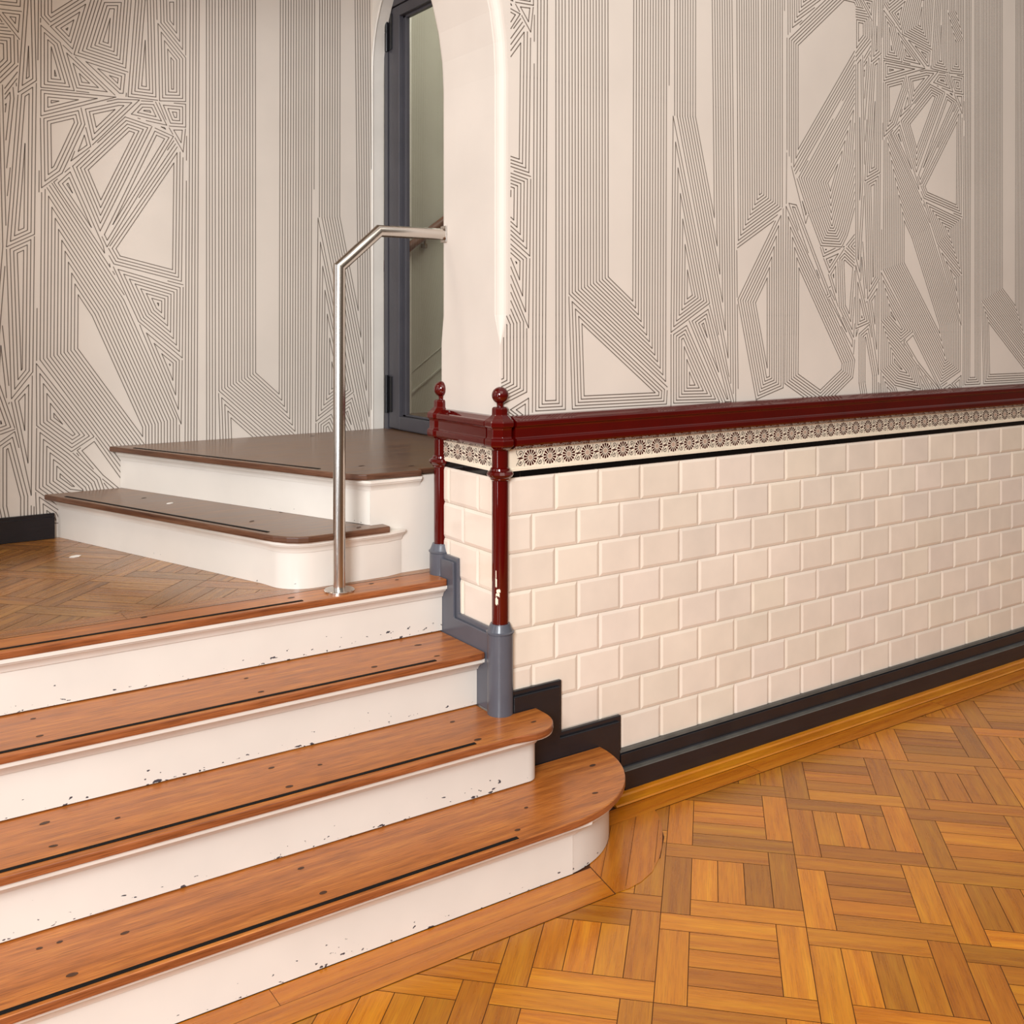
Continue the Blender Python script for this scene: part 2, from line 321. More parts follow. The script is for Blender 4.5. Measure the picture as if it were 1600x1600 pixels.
# ------------------------------------------------------------------ mural: nested straight-line figures (u across, w up, metres)
CELLS = [
 ('I',99,[(-0.8663, 2.185), (-0.6257, 2.1896), (-0.8663, 2.0982)],None),
 ('I',99,[(-0.4829, 2.4669), (-0.385, 2.3589), (-0.385, 2.2021), (-0.477, 2.1943)],None),
 ('I',99,[(-0.5568, 2.5727), (-0.4887, 2.5848), (-0.4788, 2.1953), (-0.5852, 2.1962)],None),
 ('I',99,[(-0.7625, 2.3172), (-0.5835, 2.2813), (-0.5608, 2.572), (-0.6976, 2.5478)],None),
 ('I',99,[(-0.8366, 2.4011), (-0.7248, 2.4943), (-0.7668, 2.3354)],None),
 ('I',3,[(-0.8653, 2.5293), (-0.8653, 2.4313), (-0.8366, 2.4011), (-0.714, 2.5047), (-0.6976, 2.5593)],None),
 ('I',4,[(-0.8663, 2.4004), (-0.8663, 2.1934), (-0.7615, 2.195), (-0.8061, 2.3517)],None),
 ('I',99,[(-0.8061, 2.3517), (-0.6257, 2.1931), (-0.7615, 2.195)],None),
 ('I',3,[(-0.7625, 2.3172), (-0.5835, 2.2813), (-0.592, 2.1954), (-0.6173, 2.1935)],None),
 ('I',3,[(-0.8678, 2.0981), (-0.741, 2.1433), (-0.7275, 2.0848), (-0.7998, 1.9132), (-0.8642, 1.8589)],None),
 ('I',99,[(-0.7275, 2.0848), (-0.7085, 2.011), (-0.7722, 1.9563)],None),
 ('I',3,[(-0.7383, 2.1436), (-0.6201, 2.1833), (-0.5465, 2.1891), (-0.7085, 2.011)],None),
 ('I',99,[(-0.401, 0.8145), (-0.401, 0.731), (-0.46, 0.78)],None),
 ('I',3,[(-0.4706, 0.7766), (-0.4118, 0.7316), (-0.5337, 0.7376), (-0.5254, 0.7539)],None),
 ('O',8,[(-0.7167, 1.9301), (-0.5807, 2.0768), (-0.5636, 2.0726), (-0.6757, 1.8307)],[(-0.7706, 1.9394), (-0.5948, 2.1291), (-0.5465, 2.1243), (-0.4992, 2.0986), (-0.6757, 1.7124)]),
 ('I',2,[(-0.4992, 2.0986), (-0.4287, 2.0729), (-0.6552, 1.67), (-0.6757, 1.7124)],None),
 ('O',5,[(-0.4269, 1.9784), (-0.4316, 1.5973), (-0.6117, 1.6403), (-0.6257, 1.6653)],[(-0.4298, 2.0632), (-0.388, 1.9889), (-0.394, 1.5422), (-0.6397, 1.6104), (-0.658, 1.6727)]),
 ('I',99,[(-0.5465, 2.1861), (-0.4916, 2.1896), (-0.4523, 2.1106), (-0.5948, 2.1279)],None),
 ('I',99,[(-0.4799, 2.191), (-0.385, 2.193), (-0.385, 2.1104), (-0.4458, 2.1083)],None),
 ('I',99,[(-0.4458, 2.1053), (-0.385, 2.1104), (-0.394, 2.0203)],None),
 ('I',99,[(-0.5465, 2.1243), (-0.4523, 2.1106), (-0.431, 2.0727)],None),
 ('I',99,[(-0.638, 1.6104), (-0.394, 1.5422), (-0.397, 1.2821), (-0.5494, 1.413)],None),
 ('I',99,[(-0.5494, 1.4101), (-0.397, 1.2791), (-0.4012, 1.0458)],None),
 ('I',99,[(-0.8803, 1.2739), (-0.6976, 1.0195), (-0.7706, 0.973), (-0.8792, 1.0673)],None),
 ('I',99,[(-0.8792, 1.0673), (-0.7706, 0.973), (-0.6785, 0.8769), (-0.6363, 0.7501), (-0.8039, 0.7874), (-0.8818, 0.8543)],None),
 ('I',1,[(-0.7672, 0.9652), (-0.6945, 1.0181), (-0.5149, 0.7443), (-0.5751, 0.7472), (-0.6765, 0.8783)],None),
 ('I',99,[(-0.8823, 0.8526), (-0.802, 0.7858), (-0.7653, 0.7124), (-0.8781, 0.7186)],None),
 ('I',99,[(-0.8261, 1.8802), (-0.7711, 1.9382), (-0.6563, 1.6728), (-0.6452, 1.6008)],None),
 ('O',24,[(-0.7491, 1.5045), (-0.7042, 1.4333), (-0.5356, 1.0416), (-0.5356, 1.0092), (-0.7507, 1.3221)],[(-0.872, 1.8349), (-0.7706, 1.9411), (-0.3964, 1.0455), (-0.401, 0.82), (-0.5337, 0.7588), (-0.6363, 0.6978), (-0.88, 0.7547), (-0.8813, 1.2405)],[(-0.401, 0.82), (-0.5337, 0.7588)]),
 ('I',6,[(-0.4858, 2.5853), (-0.385, 2.6031), (-0.385, 2.3589), (-0.4829, 2.4669)],None),
 ('I',99,[(-0.9141, 2.5094), (-0.8869, 2.5142), (-0.8803, 2.214), (-0.9354, 2.1681)],None),
 ('I',4,[(-0.9354, 2.1681), (-0.8803, 2.214), (-0.8859, 1.7029), (-0.9707, 1.6578)],None),
 ('I',99,[(-0.9707, 1.6578), (-0.8859, 1.7029), (-0.8911, 1.2463), (-0.9556, 1.16)],None),
 ('I',99,[(-0.9571, 1.1573), (-0.8926, 1.2341), (-0.8957, 0.8372)],None),
 ('I',99,[(-1.0194, 1.2991), (-0.9445, 1.06), (-1.0194, 1.0345)],None),
 ('I',3,[(-1.0021, 1.0115), (-0.9456, 1.0518), (-0.8957, 0.8372), (-0.8957, 0.7063), (-0.9847, 0.7167), (-1.0021, 0.8063)],None),
 ('I',99,[(-1.0045, 2.4332), (-0.9192, 2.4364), (-0.9268, 2.3382)],None),
 ('O',6,[(-1.0045, 2.3211), (-0.9797, 2.322), (-0.9787, 2.2727), (-1.0045, 2.2418)],[(-1.0194, 2.4253), (-0.9268, 2.3382), (-0.9334, 2.2558), (-1.0194, 2.1525)]),
 ('I',99,[(-1.0194, 2.1525), (-0.9344, 2.254), (-0.9344, 2.1683), (-0.9707, 1.6578), (-0.9597, 1.1656), (-1.0194, 1.3319)],None),
 ('I',99,[(-1.0194, 2.4908), (-0.9166, 2.509), (-0.9192, 2.4419), (-1.0194, 2.4362)],None),
 ('O',15,[(-2.1188, 3.7069), (-2.0165, 3.7385), (-2.0248, 1.1376), (-2.117, 1.2211)],[(-2.2585, 3.6636), (-1.8705, 3.7837), (-1.8907, 0.824), (-2.2585, 1.1599)]),
 ('I',4,[(-2.2574, 1.1588), (-1.8907, 0.8246), (-1.8941, 0.767), (-2.2451, 0.7697)],None),
 ('O',6,[(-2.3236, 3.6435), (-2.3031, 3.6499), (-2.3014, 0.8023), (-2.3378, 0.8026)],[(-2.3743, 3.6278), (-2.2632, 3.6622), (-2.2609, 0.7661), (-2.3871, 0.767)]),
 ('I',6,[(-1.8672, 1.812), (-1.7165, 1.1336), (-1.8759, 1.0265)],None),
 ('I',99,[(-1.8036, 1.0709), (-1.7165, 1.1273), (-1.6089, 0.7491), (-1.6566, 0.7518)],None),
 ('I',99,[(-1.8759, 1.0246), (-1.8077, 1.066), (-1.6566, 0.7518), (-1.8759, 0.7581)],None),
 ('O',11,[(-1.5125, 3.8944), (-1.4863, 3.9025), (-1.4865, 1.5636), (-1.4973, 1.5562)],[(-1.6148, 3.8628), (-1.3691, 3.9388), (-1.3843, 1.5242), (-1.5955, 1.2259)]),
 ('I',7,[(-1.3859, 1.5249), (-1.3859, 0.8029), (-1.5118, 0.7631), (-1.594, 1.149)],None),
 ('O',17,[(-1.7723, 3.8141), (-1.7229, 3.8293), (-1.6964, 1.455), (-1.7758, 1.8223)],[(-1.8665, 3.7849), (-1.6163, 3.8623), (-1.5955, 1.149), (-1.5903, 0.732), (-1.8759, 0.7489), (-1.8678, 1.8132)]),
 ('I',6,[(-1.3723, 1.5212), (-1.0251, 0.9027), (-1.0358, 0.8291), (-1.2014, 0.7076), (-1.3787, 0.8192)],None),
 ('O',6,[(-1.0802, 2.3999), (-1.0269, 2.4005), (-0.9771, 2.3222), (-0.9771, 2.2726), (-1.3139, 1.7526), (-1.3139, 2.1694)],[(-1.3707, 2.1858), (-1.1328, 2.4304), (-0.9266, 2.475), (-0.9266, 2.2176), (-1.3221, 1.643), (-1.3707, 1.753)]),
 ('I',99,[(-0.9358, 2.266), (-1.3221, 1.643), (-1.2619, 1.5008), (-1.2014, 1.3736), (-1.0935, 1.3732), (-1.0643, 1.4236), (-0.968, 1.713), (-0.9266, 2.1461)],None),
 ('I',99,[(-1.3667, 1.7468), (-1.3221, 1.643), (-1.2619, 1.5008), (-1.2769, 1.4592)],None),
 ('I',2,[(-1.3586, 1.5342), (-1.3221, 1.5302), (-1.1501, 1.1703), (-1.1929, 1.1491)],None),
 ('I',99,[(-1.3707, 3.9383), (-1.1241, 4.0146), (-1.0891, 2.412), (-1.3626, 2.1906)],None),
 ('I',99,[(-1.2099, 1.3828), (-1.0802, 1.3753), (-1.1887, 1.329)],None),
 ('I',99,[(-1.1887, 1.3256), (-1.0802, 1.3683), (-1.1587, 1.2648)],None),
 ('I',99,[(-1.0758, 1.3755), (-0.9889, 1.4682), (-0.998, 1.3156)],None),
 ('I',3,[(-1.0802, 1.3614), (-1.0016, 1.3048), (-1.0313, 0.9978), (-1.1066, 1.1204), (-1.1153, 1.3285)],None),
 ('I',99,[(-1.163, 1.2577), (-1.1153, 1.3251), (-1.111, 1.1203)],None),
 ('I',2,[(-1.1972, 1.1732), (-1.1501, 1.2098), (-1.0251, 0.9872), (-1.0313, 0.9274)],None),
 ('I',99,[(-0.9889, 1.4646), (-0.9588, 1.157), (-1.0179, 1.0012), (-0.9998, 1.3049)],None),
]
BANDS = [
 (3, (-0.8663, 1.8588), (-0.5465, 2.1879), (-0.872, 1.8332), (-0.7706, 1.9382)),
 (2, (-0.4916, 2.1908), (-0.388, 1.9907), (-0.4476, 2.1111), (-0.388, 1.9907)),
 (3, (-0.8808, 2.5153), (-0.8936, 0.7172), (-0.8663, 2.5179), (-0.8818, 0.7159)),
 (3, (-1.3867, 1.5254), (-1.3867, 1.2465), (-1.3691, 1.7532), (-1.3731, 1.2468)),
]

DL = .0107
PER = 1.9925
def area(p): return .5*sum(p[i][0]*p[(i+1) % len(p)][1]-p[(i+1) % len(p)][0]*p[i][1] for i in range(len(p)))
def halfplanes(p):
    if area(p) < 0: p = p[::-1]
    H = []
    for i in range(len(p)):
        a, b = p[i], p[(i+1) % len(p)]; l = math.hypot(b[0]-a[0], b[1]-a[1])
        if l < 1e-6: continue
        dx, dy = (b[0]-a[0])/l, (b[1]-a[1])/l
        H.append((dy, -dx, dy*a[0]-dx*a[1], dx, dy))       # outward normal, offset, direction
    return H
def clip_seg(p, q, H, eps=1e-5):
    t0, t1 = 0.0, 1.0
    for a, b, c, *_ in H:
        dp, dq = a*p[0]+b*p[1]-c-eps, a*q[0]+b*q[1]-c-eps
        if dp > 0 and dq > 0: return None
        if dp > 0: t0 = max(t0, dp/(dp-dq))
        elif dq > 0: t1 = min(t1, dp/(dp-dq))
    if t1-t0 < 1e-6: return None
    return ((p[0]+(q[0]-p[0])*t0, p[1]+(q[1]-p[1])*t0), (p[0]+(q[0]-p[0])*t1, p[1]+(q[1]-p[1])*t1))
def mural_segments():
    S = []; done = []
    def emit(sg, regs):
        work = [sg]
        for R in regs:
            nxt = []
            for p, q in work:
                if max(p[0], q[0]) < R[1] or min(p[0], q[0]) > R[2] or max(p[1], q[1]) < R[3] or min(p[1], q[1]) > R[4]: nxt.append((p, q)); continue
                ins = clip_seg(p, q, R[0])
                if not ins: nxt.append((p, q)); continue
                for u_, v_ in ((p, ins[0]), (ins[1], q)):
                    if math.hypot(v_[0]-u_[0], v_[1]-u_[1]) > .004: nxt.append((u_, v_))
            work = nxt
        S.extend(work)
    def region(H, bb):
        for k in (-1, 0, 1):
            done.append(([(a, b, c+.6*DL+a*k*PER, 0, 0) for a, b, c, *_ in H], bb[0]+k*PER-.01, bb[1]+k*PER+.01, bb[2]-.01, bb[3]+.01))
    for mode, n, pts, clip, *extra in CELLS:
        regs = list(done)
        H = halfplanes(pts)
        for (ax, ay), (bx, by) in extra:                              # an outer border the rings run parallel to
            l = math.hypot(bx-ax, by-ay); dx, dy = (bx-ax)/l, (by-ay)/l
            mx = sum(p[0] for p in pts)/len(pts); my = sum(p[1] for p in pts)/len(pts)
            if dy*(mx-ax)-dx*(my-ay) > 0: dx, dy = -dx, -dy
            H.append((dy, -dx, dy*ax-dx*ay-13.5*DL, dx, dy))
        CH = halfplanes(clip) if clip else []
        for k in range(0, min(n, 40)+1):
            off = -k*DL if mode == 'I' else k*DL
            HK = [(a, b, c+off, dx, dy) for a, b, c, dx, dy in H]; got = 0
            for i, (a, b, c, dx, dy) in enumerate(HK):
                ox, oy = a*c, b*c
                sg = clip_seg((ox-dx*5, oy-dy*5), (ox+dx*5, oy+dy*5), HK[:i]+HK[i+1:]+CH)
                if sg: emit(sg, regs); got += 1
            if not got and mode == 'I': break
        base = pts if mode == 'I' else clip
        region(H if mode == 'I' else [(a, b, c+n*DL, 0, 0) for a, b, c, *_ in H]+CH, (min(p[0] for p in base), max(p[0] for p in base), min(p[1] for p in base), max(p[1] for p in base)))
    for n, a0, a1, b0, b1 in BANDS:
        for k in range(n):
            t = k/(n-1); emit(((a0[0]+(b0[0]-a0[0])*t, a0[1]+(b0[1]-a0[1])*t), (a1[0]+(b1[0]-a1[0])*t, a1[1]+(b1[1]-a1[1])*t)), done)
    return S
SEGS = mural_segments()
def draw_mural(mb, mapf, y, clips, mi, wid, periods):
    for k in periods:
        for p, q in SEGS:
            P, Q = mapf(p[0]+k*PER, p[1]), mapf(q[0]+k*PER, q[1])
            for H in clips:
                sg = clip_seg(P, Q, H)
                if not sg: continue
                (xa, za), (xb, zb) = sg; l = math.hypot(xb-xa, zb-za)
                if l < .002: continue
                nx, nz = -(zb-za)/l*wid/2, (xb-xa)/l*wid/2
                ex, ez = (xb-xa)/l*wid*.3, (zb-za)/l*wid*.3
                q4 = [(xa+nx-ex, y, za+nz-ez), (xa-nx-ex, y, za-nz-ez), (xb-nx+ex, y, zb-nz+ez), (xb+nx+ex, y, zb+nz+ez)]
                mb.face(q4, None, 1, mi)
def rect(x0, x1, z0, z1): return [(-1, 0, -x0, 0, 0), (1, 0, x1, 0, 0), (0, -1, -z0, 0, 0), (0, 1, z1, 0, 0)]

# ------------------------------------------------------------------ key dimensions
T1, T2, T3, LD, U1, U2 = .154, .308, .462, .616, .764, .910
R1, R2, R3, R4 = -.288, -.100, .081, .266
XL = -1.70           # left jamb of the stair arch
PD = .305            # thickness of the arch wall
ARC_R, ARC_Z = .85, 2.0
YB = 1.46            # back wall of the stair hall
XS = .36             # door wall of the stair hall

# ------------------------------------------------------------------ parquet floor
def parquet(mb, z, x0, x1, y0, y1, mi=0, rot=0.0, tones=(.62, 1.12)):
    S, w, g = .3195, .0655, .0009
    def quad(p0, p1, q0, q1, along_p):
        c = ((p0+g, q0+g), (p1-g, q0+g), (p1-g, q1-g), (p0+g, q1-g))
        pts = [((p+q)*SQ, (q-p)*SQ) for p, q in c]
        poly = pts
        for H in ((-1, 0, -x0), (1, 0, x1), (0, -1, -y0), (0, 1, y1)):
            poly = clip_half(poly, *H)
            if len(poly) < 3: return
        r, r2 = random.random()*30, random.random()*30
        uv = []
        for x, y in poly:
            p, q = (x-y)*SQ, (x+y)*SQ
            uv.append((p+r, q+r2) if along_p else (q+r, p+r2))
        t = random.uniform(*tones); h = random.uniform(-.05, .06)
        mb.face([(x, y, z) for x, y in poly], uv, (t*(1-h*.3), t*(1+h), t*(1+h*1.6)), mi)
    for i in range(-14, 15):
        for j in range(-14, 15):
            P, Q = .435+S*i, -.31+S*j
            cx, cy = (P+S/2+Q-S/2)*SQ, (Q-S/2-P-S/2)*SQ
            if not (x0-.3 < cx < x1+.3 and y0-.3 < cy < y1+.3): continue
            quad(P, P+S-w, Q-w, Q, True); quad(P+S-w, P+S, Q-S+w, Q, False)
            quad(P+w, P+S, Q-S, Q-S+w, True); quad(P, P+w, Q-S, Q-w, False)
            a, b_, c, d = P+w, P+S-w, Q-S+w, Q-w; e = (b_-a)/3
            for n in range(3):
                if (i+j) % 2 == 0: quad(a, b_, c+e*n, c+e*(n+1), True)
                else: quad(a+e*n, a+e*(n+1), c, d, False)

fl = MB()
fl.box((-3, -4, -.12), (4.7, .0, -.0006), 1)
parquet(fl, 0, -2.3, 4.7, -2.7, .0)
def plank(mb, poly, z, ux, uy, t=None, mi=0):
    r = random.random()*30; t = t or random.uniform(.66, .95)
    mb.face([(x, y, z) for x, y in poly], [(x*ux+y*uy+r, -x*uy+y*ux+r*.7) for x, y in poly], (t*1.04, t*.94, t*.95), mi)
zb = .0012
fl.face([(-3, -.412, zb-.0004), (.05, -.412, zb-.0004), (.25, -.348, zb-.0004), (.33, -.275, zb-.0004), (.412, -.152, zb-.0004), (4.7, -.152, zb-.0004), (4.7, 0, zb-.0004), (-3, 0, zb-.0004)], None, 1, 1)
x = 4.7
while x > .30:                                                       # strips along the tiled wall
    l = random.uniform(.7, 1.3); a = max(x-l, .22)
    plank(fl, [(a+.0006, -.1505), (x-.0006, -.1505), (x-.0006, -.0856), (a+.0006, -.0856)], zb, 1, 0, random.uniform(.86, .98))
    x = a
for y0, y1 in ((-.4105, -.3496), (-.3484, -.288)):                  # strips along the bottom riser
    x = .07
    while x > -2.4:
        l = random.uniform(.6, 1.1); a = x-l
        e0 = .05 if x > .06 else x; f = lambda y: (.05+(.077-.05)*(y+.409)/.129) if x > .06 else x
        plank(fl, [(a+.0006, y0), (f(y0)-.0006, y0), (f(y1)-.0006, y1), (a+.0006, y1)], zb, 1, 0, random.uniform(.78, .9))
        x = a
fan = [(.052, -.410), (.095, -.4115), (.135, -.406), (.19, -.386), (.249, -.346), (.29, -.31), (.322, -.277), (.36, -.235), (.392, -.19), (.410, -.151), (.2, -.149), (.079, -.28)]
for k in range(-2, 12):
    p0 = .1+.062*k; poly = clip_half(clip_half(fan, SQ, -SQ, p0+.0614), -SQ, SQ, -p0-.0006)
    if len(poly) > 2: plank(fl, poly, zb, SQ, SQ, random.uniform(.76, .88))
struct(fl, 'floor', ['parquet', 'gap'])
tr = MB()
sweep(tr, [(.33, -.035), (4.7, -.035)], [(0, 0), (.048, 0), (.05, .003), (.046, .006), (.018, .009), (.014, .013), (.004, .015), (0, .015)])
struct(tr, 'trim_1', ['parquet'])

# ------------------------------------------------------------------ arch wall (plain pier, arch over the stairs, muralled face)
wl = MB()
def arch_path(off):
    # jamb X=0 from floor to springing, half circle to XL, down again; off = distance into the wall
    r = ARC_R+off; pts = [(off, 0.0), (off, 1.28), (off, 1.32), (off, 1.36), (off, ARC_Z)]
    for k in range(1, 32): a = PI*k/32; pts.append((XL/2+r*math.cos(a), ARC_Z+r*math.sin(a)))
    pts += [(XL-off, ARC_Z), (XL-off, 1.36), (XL-off, 1.32), (XL-off, 1.28), (XL-off, 0.0)]
    return pts
def chamfer_at(i, n):
    j = min(i, n-1-i)
    return (.0006, .0006, .014, .027)[j] if j < 4 else .027
A0 = arch_path(0); n = len(A0)
prof = []
for i in range(n):
    c = chamfer_at(i, n); rb = c*.5
    ring = []
    for k in range(7):                                               # rolled front arris between two small fillets
        a = PI/2*k/6; ring.append((c*(1-math.sin(a))*.86+c*.07, c*(1-math.cos(a))*.86+c*.07))
    ring = [(0, c)] + [(o, y) for o, y in ring][::-1] + [(c, 0)]
    ring = [(c, 0)] + [(c*.93, c*.0+.0)] + [(c*.93-(c*.86)*math.sin(PI/2*k/6)+0, c*.07*0+(c*.86)*(1-math.cos(PI/2*k/6))) for k in range(1, 6)] + [(c*.05, c*.9), (0, c)]
    ring += [(0, PD-rb), (rb*.3, PD-rb*.3), (rb, PD)]
    ring2 = []
    for o, y in ring:
        q = arch_path(o)[i]; ring2.append((q[0], y, q[1]))
    prof.append(ring2)
m_ = len(prof[0])
for i in range(n-1):
    for j in range(m_-1): wl.face([prof[i][j], prof[i][j+1], prof[i+1][j+1], prof[i+1][j]], None, 1, 0, False)
XR, ZT, XW = 4.7, 3.3, -3.4
def face_side(yy, idx, flip):
    P = [prof[i][idx] for i in range(n)]
    for i in range(n-1):
        a, b_ = P[i], P[i+1]
        if i < 4: q = [a, (XR, yy, a[2]), (XR, yy, b_[2]), b_]
        elif i >= n-5: q = [a, (XW, yy, a[2]), (XW, yy, b_[2]), b_]
        else: q = [a, (a[0], yy, ZT), (b_[0], yy, ZT), b_]
        if len(set(q)) > 2: wl.face(q[::-1] if flip else q, None, 1, 0)
    c = P[4]; wl.face([c, (XR, yy, c[2]), (XR, yy, ZT), (c[0], yy, ZT)], None, 1, 0)
    c = P[n-5]; wl.face([c, (XW, yy, c[2]), (XW, yy, ZT), (c[0], yy, ZT)], None, 1, 0)
face_side(0.0, 0, False); face_side(PD, m_-1, True)
wl.face([(XW, 0, ZT), (XR, 0, ZT), (XR, PD, ZT), (XW, PD, ZT)])
wl.face([(XR, 0, 0), (XR, PD, 0), (XR, PD, ZT), (XR, 0, ZT)]); wl.face([(XW, 0, 0), (XW, PD, 0), (XW, PD, ZT), (XW, 0, ZT)])
RZ = lambda u, w: (u+2.485, (w+.663)/1.222-.073)
def arch_clip():                                                     # keep the print off the rolled arris
    out = [rect(.0335, 4.6, 1.36, 2.0), rect(.004, 4.6, 1.0, 1.30), rect(.02, 4.6, 1.30, 1.36), rect(.0335, 4.6, 2.0, 3.2)]
    return out
draw_mural(wl, RZ, -.0006, arch_clip(), 1, .0029, (-1, 0, 1, 2))
wall_right = struct(wl, 'wall_right', ['plaster', 'ink'])

# ---- glazed tiles on the pier and the long wall
def bevel_tile(mb, fr, a0, a1, z0, z1, tone, full=(True, True, True, True)):
    g, bv = .0009, .0085
    x0, x1, y0, y1 = a0+g, a1-g, z0+g, z1-g
    if x1-x0 < .012 or y1-y0 < .012: return
    l, r, d, u = (bv if f else 0 for f in full)
    if x1-x0 < l+r+.004: l = r = 0
    o = [(x0, y0), (x1, y0), (x1, y1), (x0, y1)]; i = [(x0+l, y0+d), (x1-r, y0+d), (x1-r, y1-u), (x0+l, y1-u)]
    B = [fr(p[0], p[1], 0) for p in o]; R = [fr(p[0], p[1], .0022) for p in o]; F = [fr(p[0], p[1], .0048) for p in i]
    mb.face(F, None, tone)
    for k in range(4):
        q = (k+1) % 4; mb.face([R[k], R[q], F[q], F[k]], None, tone); mb.face([B[k], B[q], R[q], R[k]], None, tone)
TH, TW, ZB0 = .1018, .1545, .927
def clad(name, fr, amin, amax, j0, parent, zlow, flipdir=False):
    mb = MB()
    gq = [fr(amin, zlow, .0004), fr(amax, zlow, .0004), fr(amax, ZB0, .0004), fr(amin, ZB0, .0004)]
    mb.face(gq, None, 1, 1)
    for r in range(8):
        z1 = ZB0-TH*r; z0 = z1-TH
        a = j0+(0 if r % 2 == 0 else TW/2)-TW*30
        while a < amax:
            b_ = a+TW
            if b_ > amin+.004 and a < amax-.004:
                t = random.choice((1, 1, .985, .97, .95, .93)); t = (t, t*random.uniform(.985, 1), t*random.uniform(.96, 1))
                bevel_tile(mb, fr, max(a, amin), min(b_, amax), max(z0, zlow), z1, t, (a >= amin, b_ <= amax, z0 >= zlow-.001, True))
            a = b_
    o = mb.build(name, ['tile', 'grout'], parent); o.location = (0, 0, 0)
    return o
front = lambda a, z, h: (a, -h, z)
side = lambda a, z, h: (-h, a, z)
clad('tile_cladding', front, .012, 4.6, .0239, wall_right, .09)
clad('tile_cladding', side, .012, PD-.012, .101, wall_right, .30)

def frieze(fr, amin, amax, f0, parent, hi):
    k0 = MB(); zb0, zt0 = ZB0, ZB0+.0171
    a = f0-.0325-.13*40                                              # black slips two flowers long
    while a < amax:
        b_ = a+.13
        if b_ > amin+.003: 
            q = [fr(max(a, amin)+.0014, zb0+.0008, .005), fr(min(b_, amax)-.0014, zb0+.0008, .005), fr(min(b_, amax)-.0014, zt0, .005), fr(max(a, amin)+.0014, zt0, .005)]
            w = [fr(max(a, amin)+.0014, zb0+.0008, .0), fr(min(b_, amax)-.0014, zb0+.0008, .0), fr(min(b_, amax)-.0014, zt0, .0), fr(max(a, amin)+.0014, zt0, .0)]
            k0.face(q)
            for i in range(4): k0.face([w[i], w[(i+1) % 4], q[(i+1) % 4], q[i]])
        a = b_
    k0.face([fr(amin, zb0-.0005, .0012), fr(amax, zb0-.0005, .0012), fr(amax, zt0, .0012), fr(amin, zt0, .0012)], None, 1, 1)
    k0.build('black_tile_band', ['blacktile', 'grout'], parent)
    mb = MB(); z0, z1 = zt0, 1.012
    for h, a_, b_ in ((.008, z0, z0+.0065), (.0055, z0+.0065, z1)):
        q = [fr(amin, a_, h), fr(amax, a_, h), fr(amax, b_, h), fr(amin, b_, h)]; mb.face(q)
        mb.face([fr(amin, a_, 0), fr(amax, a_, 0), fr(amax, a_, h), fr(amin, a_, h)]); mb.face([fr(amin, b_, h), fr(amax, b_, h), fr(amax, b_, 0), fr(amin, b_, 0)])
    zc = .9768; hh = .0059; R_ = .0222
    def poly(pts, mi): mb.face([fr(p[0], p[1], hh) for p in pts], None, 1, mi)
    def line(pts, w, mi):
        for p, q in zip(pts, pts[1:]):
            l = math.hypot(q[0]-p[0], q[1]-p[1]) or 1; nx, nz = -(q[1]-p[1])/l*w/2, (q[0]-p[0])/l*w/2
            poly([(p[0]+nx, p[1]+nz), (p[0]-nx, p[1]-nz), (q[0]-nx, q[1]-nz), (q[0]+nx, q[1]+nz)], mi)
    k = -3
    while f0+.065*k < min(amax, hi)+.05:
        c = f0+.065*k; k += 1
        if amin+.019 < c < amax-.019:
            poly([(c+.0066*math.cos(2*PI*i/14), zc+.0066*math.sin(2*PI*i/14)) for i in range(14)], 3)
            for i in range(14):
                a = 2*PI*(i+.5)/14; d = .165
                poly([(c+.0078*math.cos(a-d*.55), zc+.0078*math.sin(a-d*.55)), (c+R_*.93*math.cos(a-d), zc+R_*.93*math.sin(a-d)), (c+R_*math.cos(a), zc+R_*math.sin(a)), (c+R_*.93*math.cos(a+d), zc+R_*.93*math.sin(a+d)), (c+.0078*math.cos(a+d*.55), zc+.0078*math.sin(a+d*.55))], 1)
        m2 = c+.0325
        if amin+.014 < m2 < amax-.014:
            poly([(m2-.012, zc), (m2-.004, zc-.0022), (m2+.004, zc-.0022), (m2+.012, zc), (m2+.004, zc+.0022), (m2-.004, zc+.0022)], 1)
            for s_ in (1, -1):
                pts = []
                for i in range(15):
                    t = i/14; a = -PI/2+t*2.6*PI; r = .0098*(1-t*.86)
                    pts.append((m2+r*math.cos(a)*s_*1, zc+s_*(.0125+r*math.sin(a))))
                line(pts, .0021, 2); poly([(pts[-1][0]+.0024*math.cos(2*PI*i/8), pts[-1][1]+.0024*math.sin(2*PI*i/8)) for i in range(8)], 1)
                line([(m2-s_*.008, zc+s_*.006), (m2-s_*.0135, zc+s_*.016), (m2-s_*.0125, zc+s_*.022)], .0018, 2)
                line([(m2+s_*.010, zc+s_*.012), (m2+s_*.0135, zc+s_*.019)], .0018, 2)
    mb.build('flower_frieze', ['ceramic', 'petal', 'curl', 'heart'], parent)
frieze(front, .012, 4.6, .0937, wall_right, 3.2)
frieze(side, .012, PD-.012, .0802-.003, wall_right, 1)

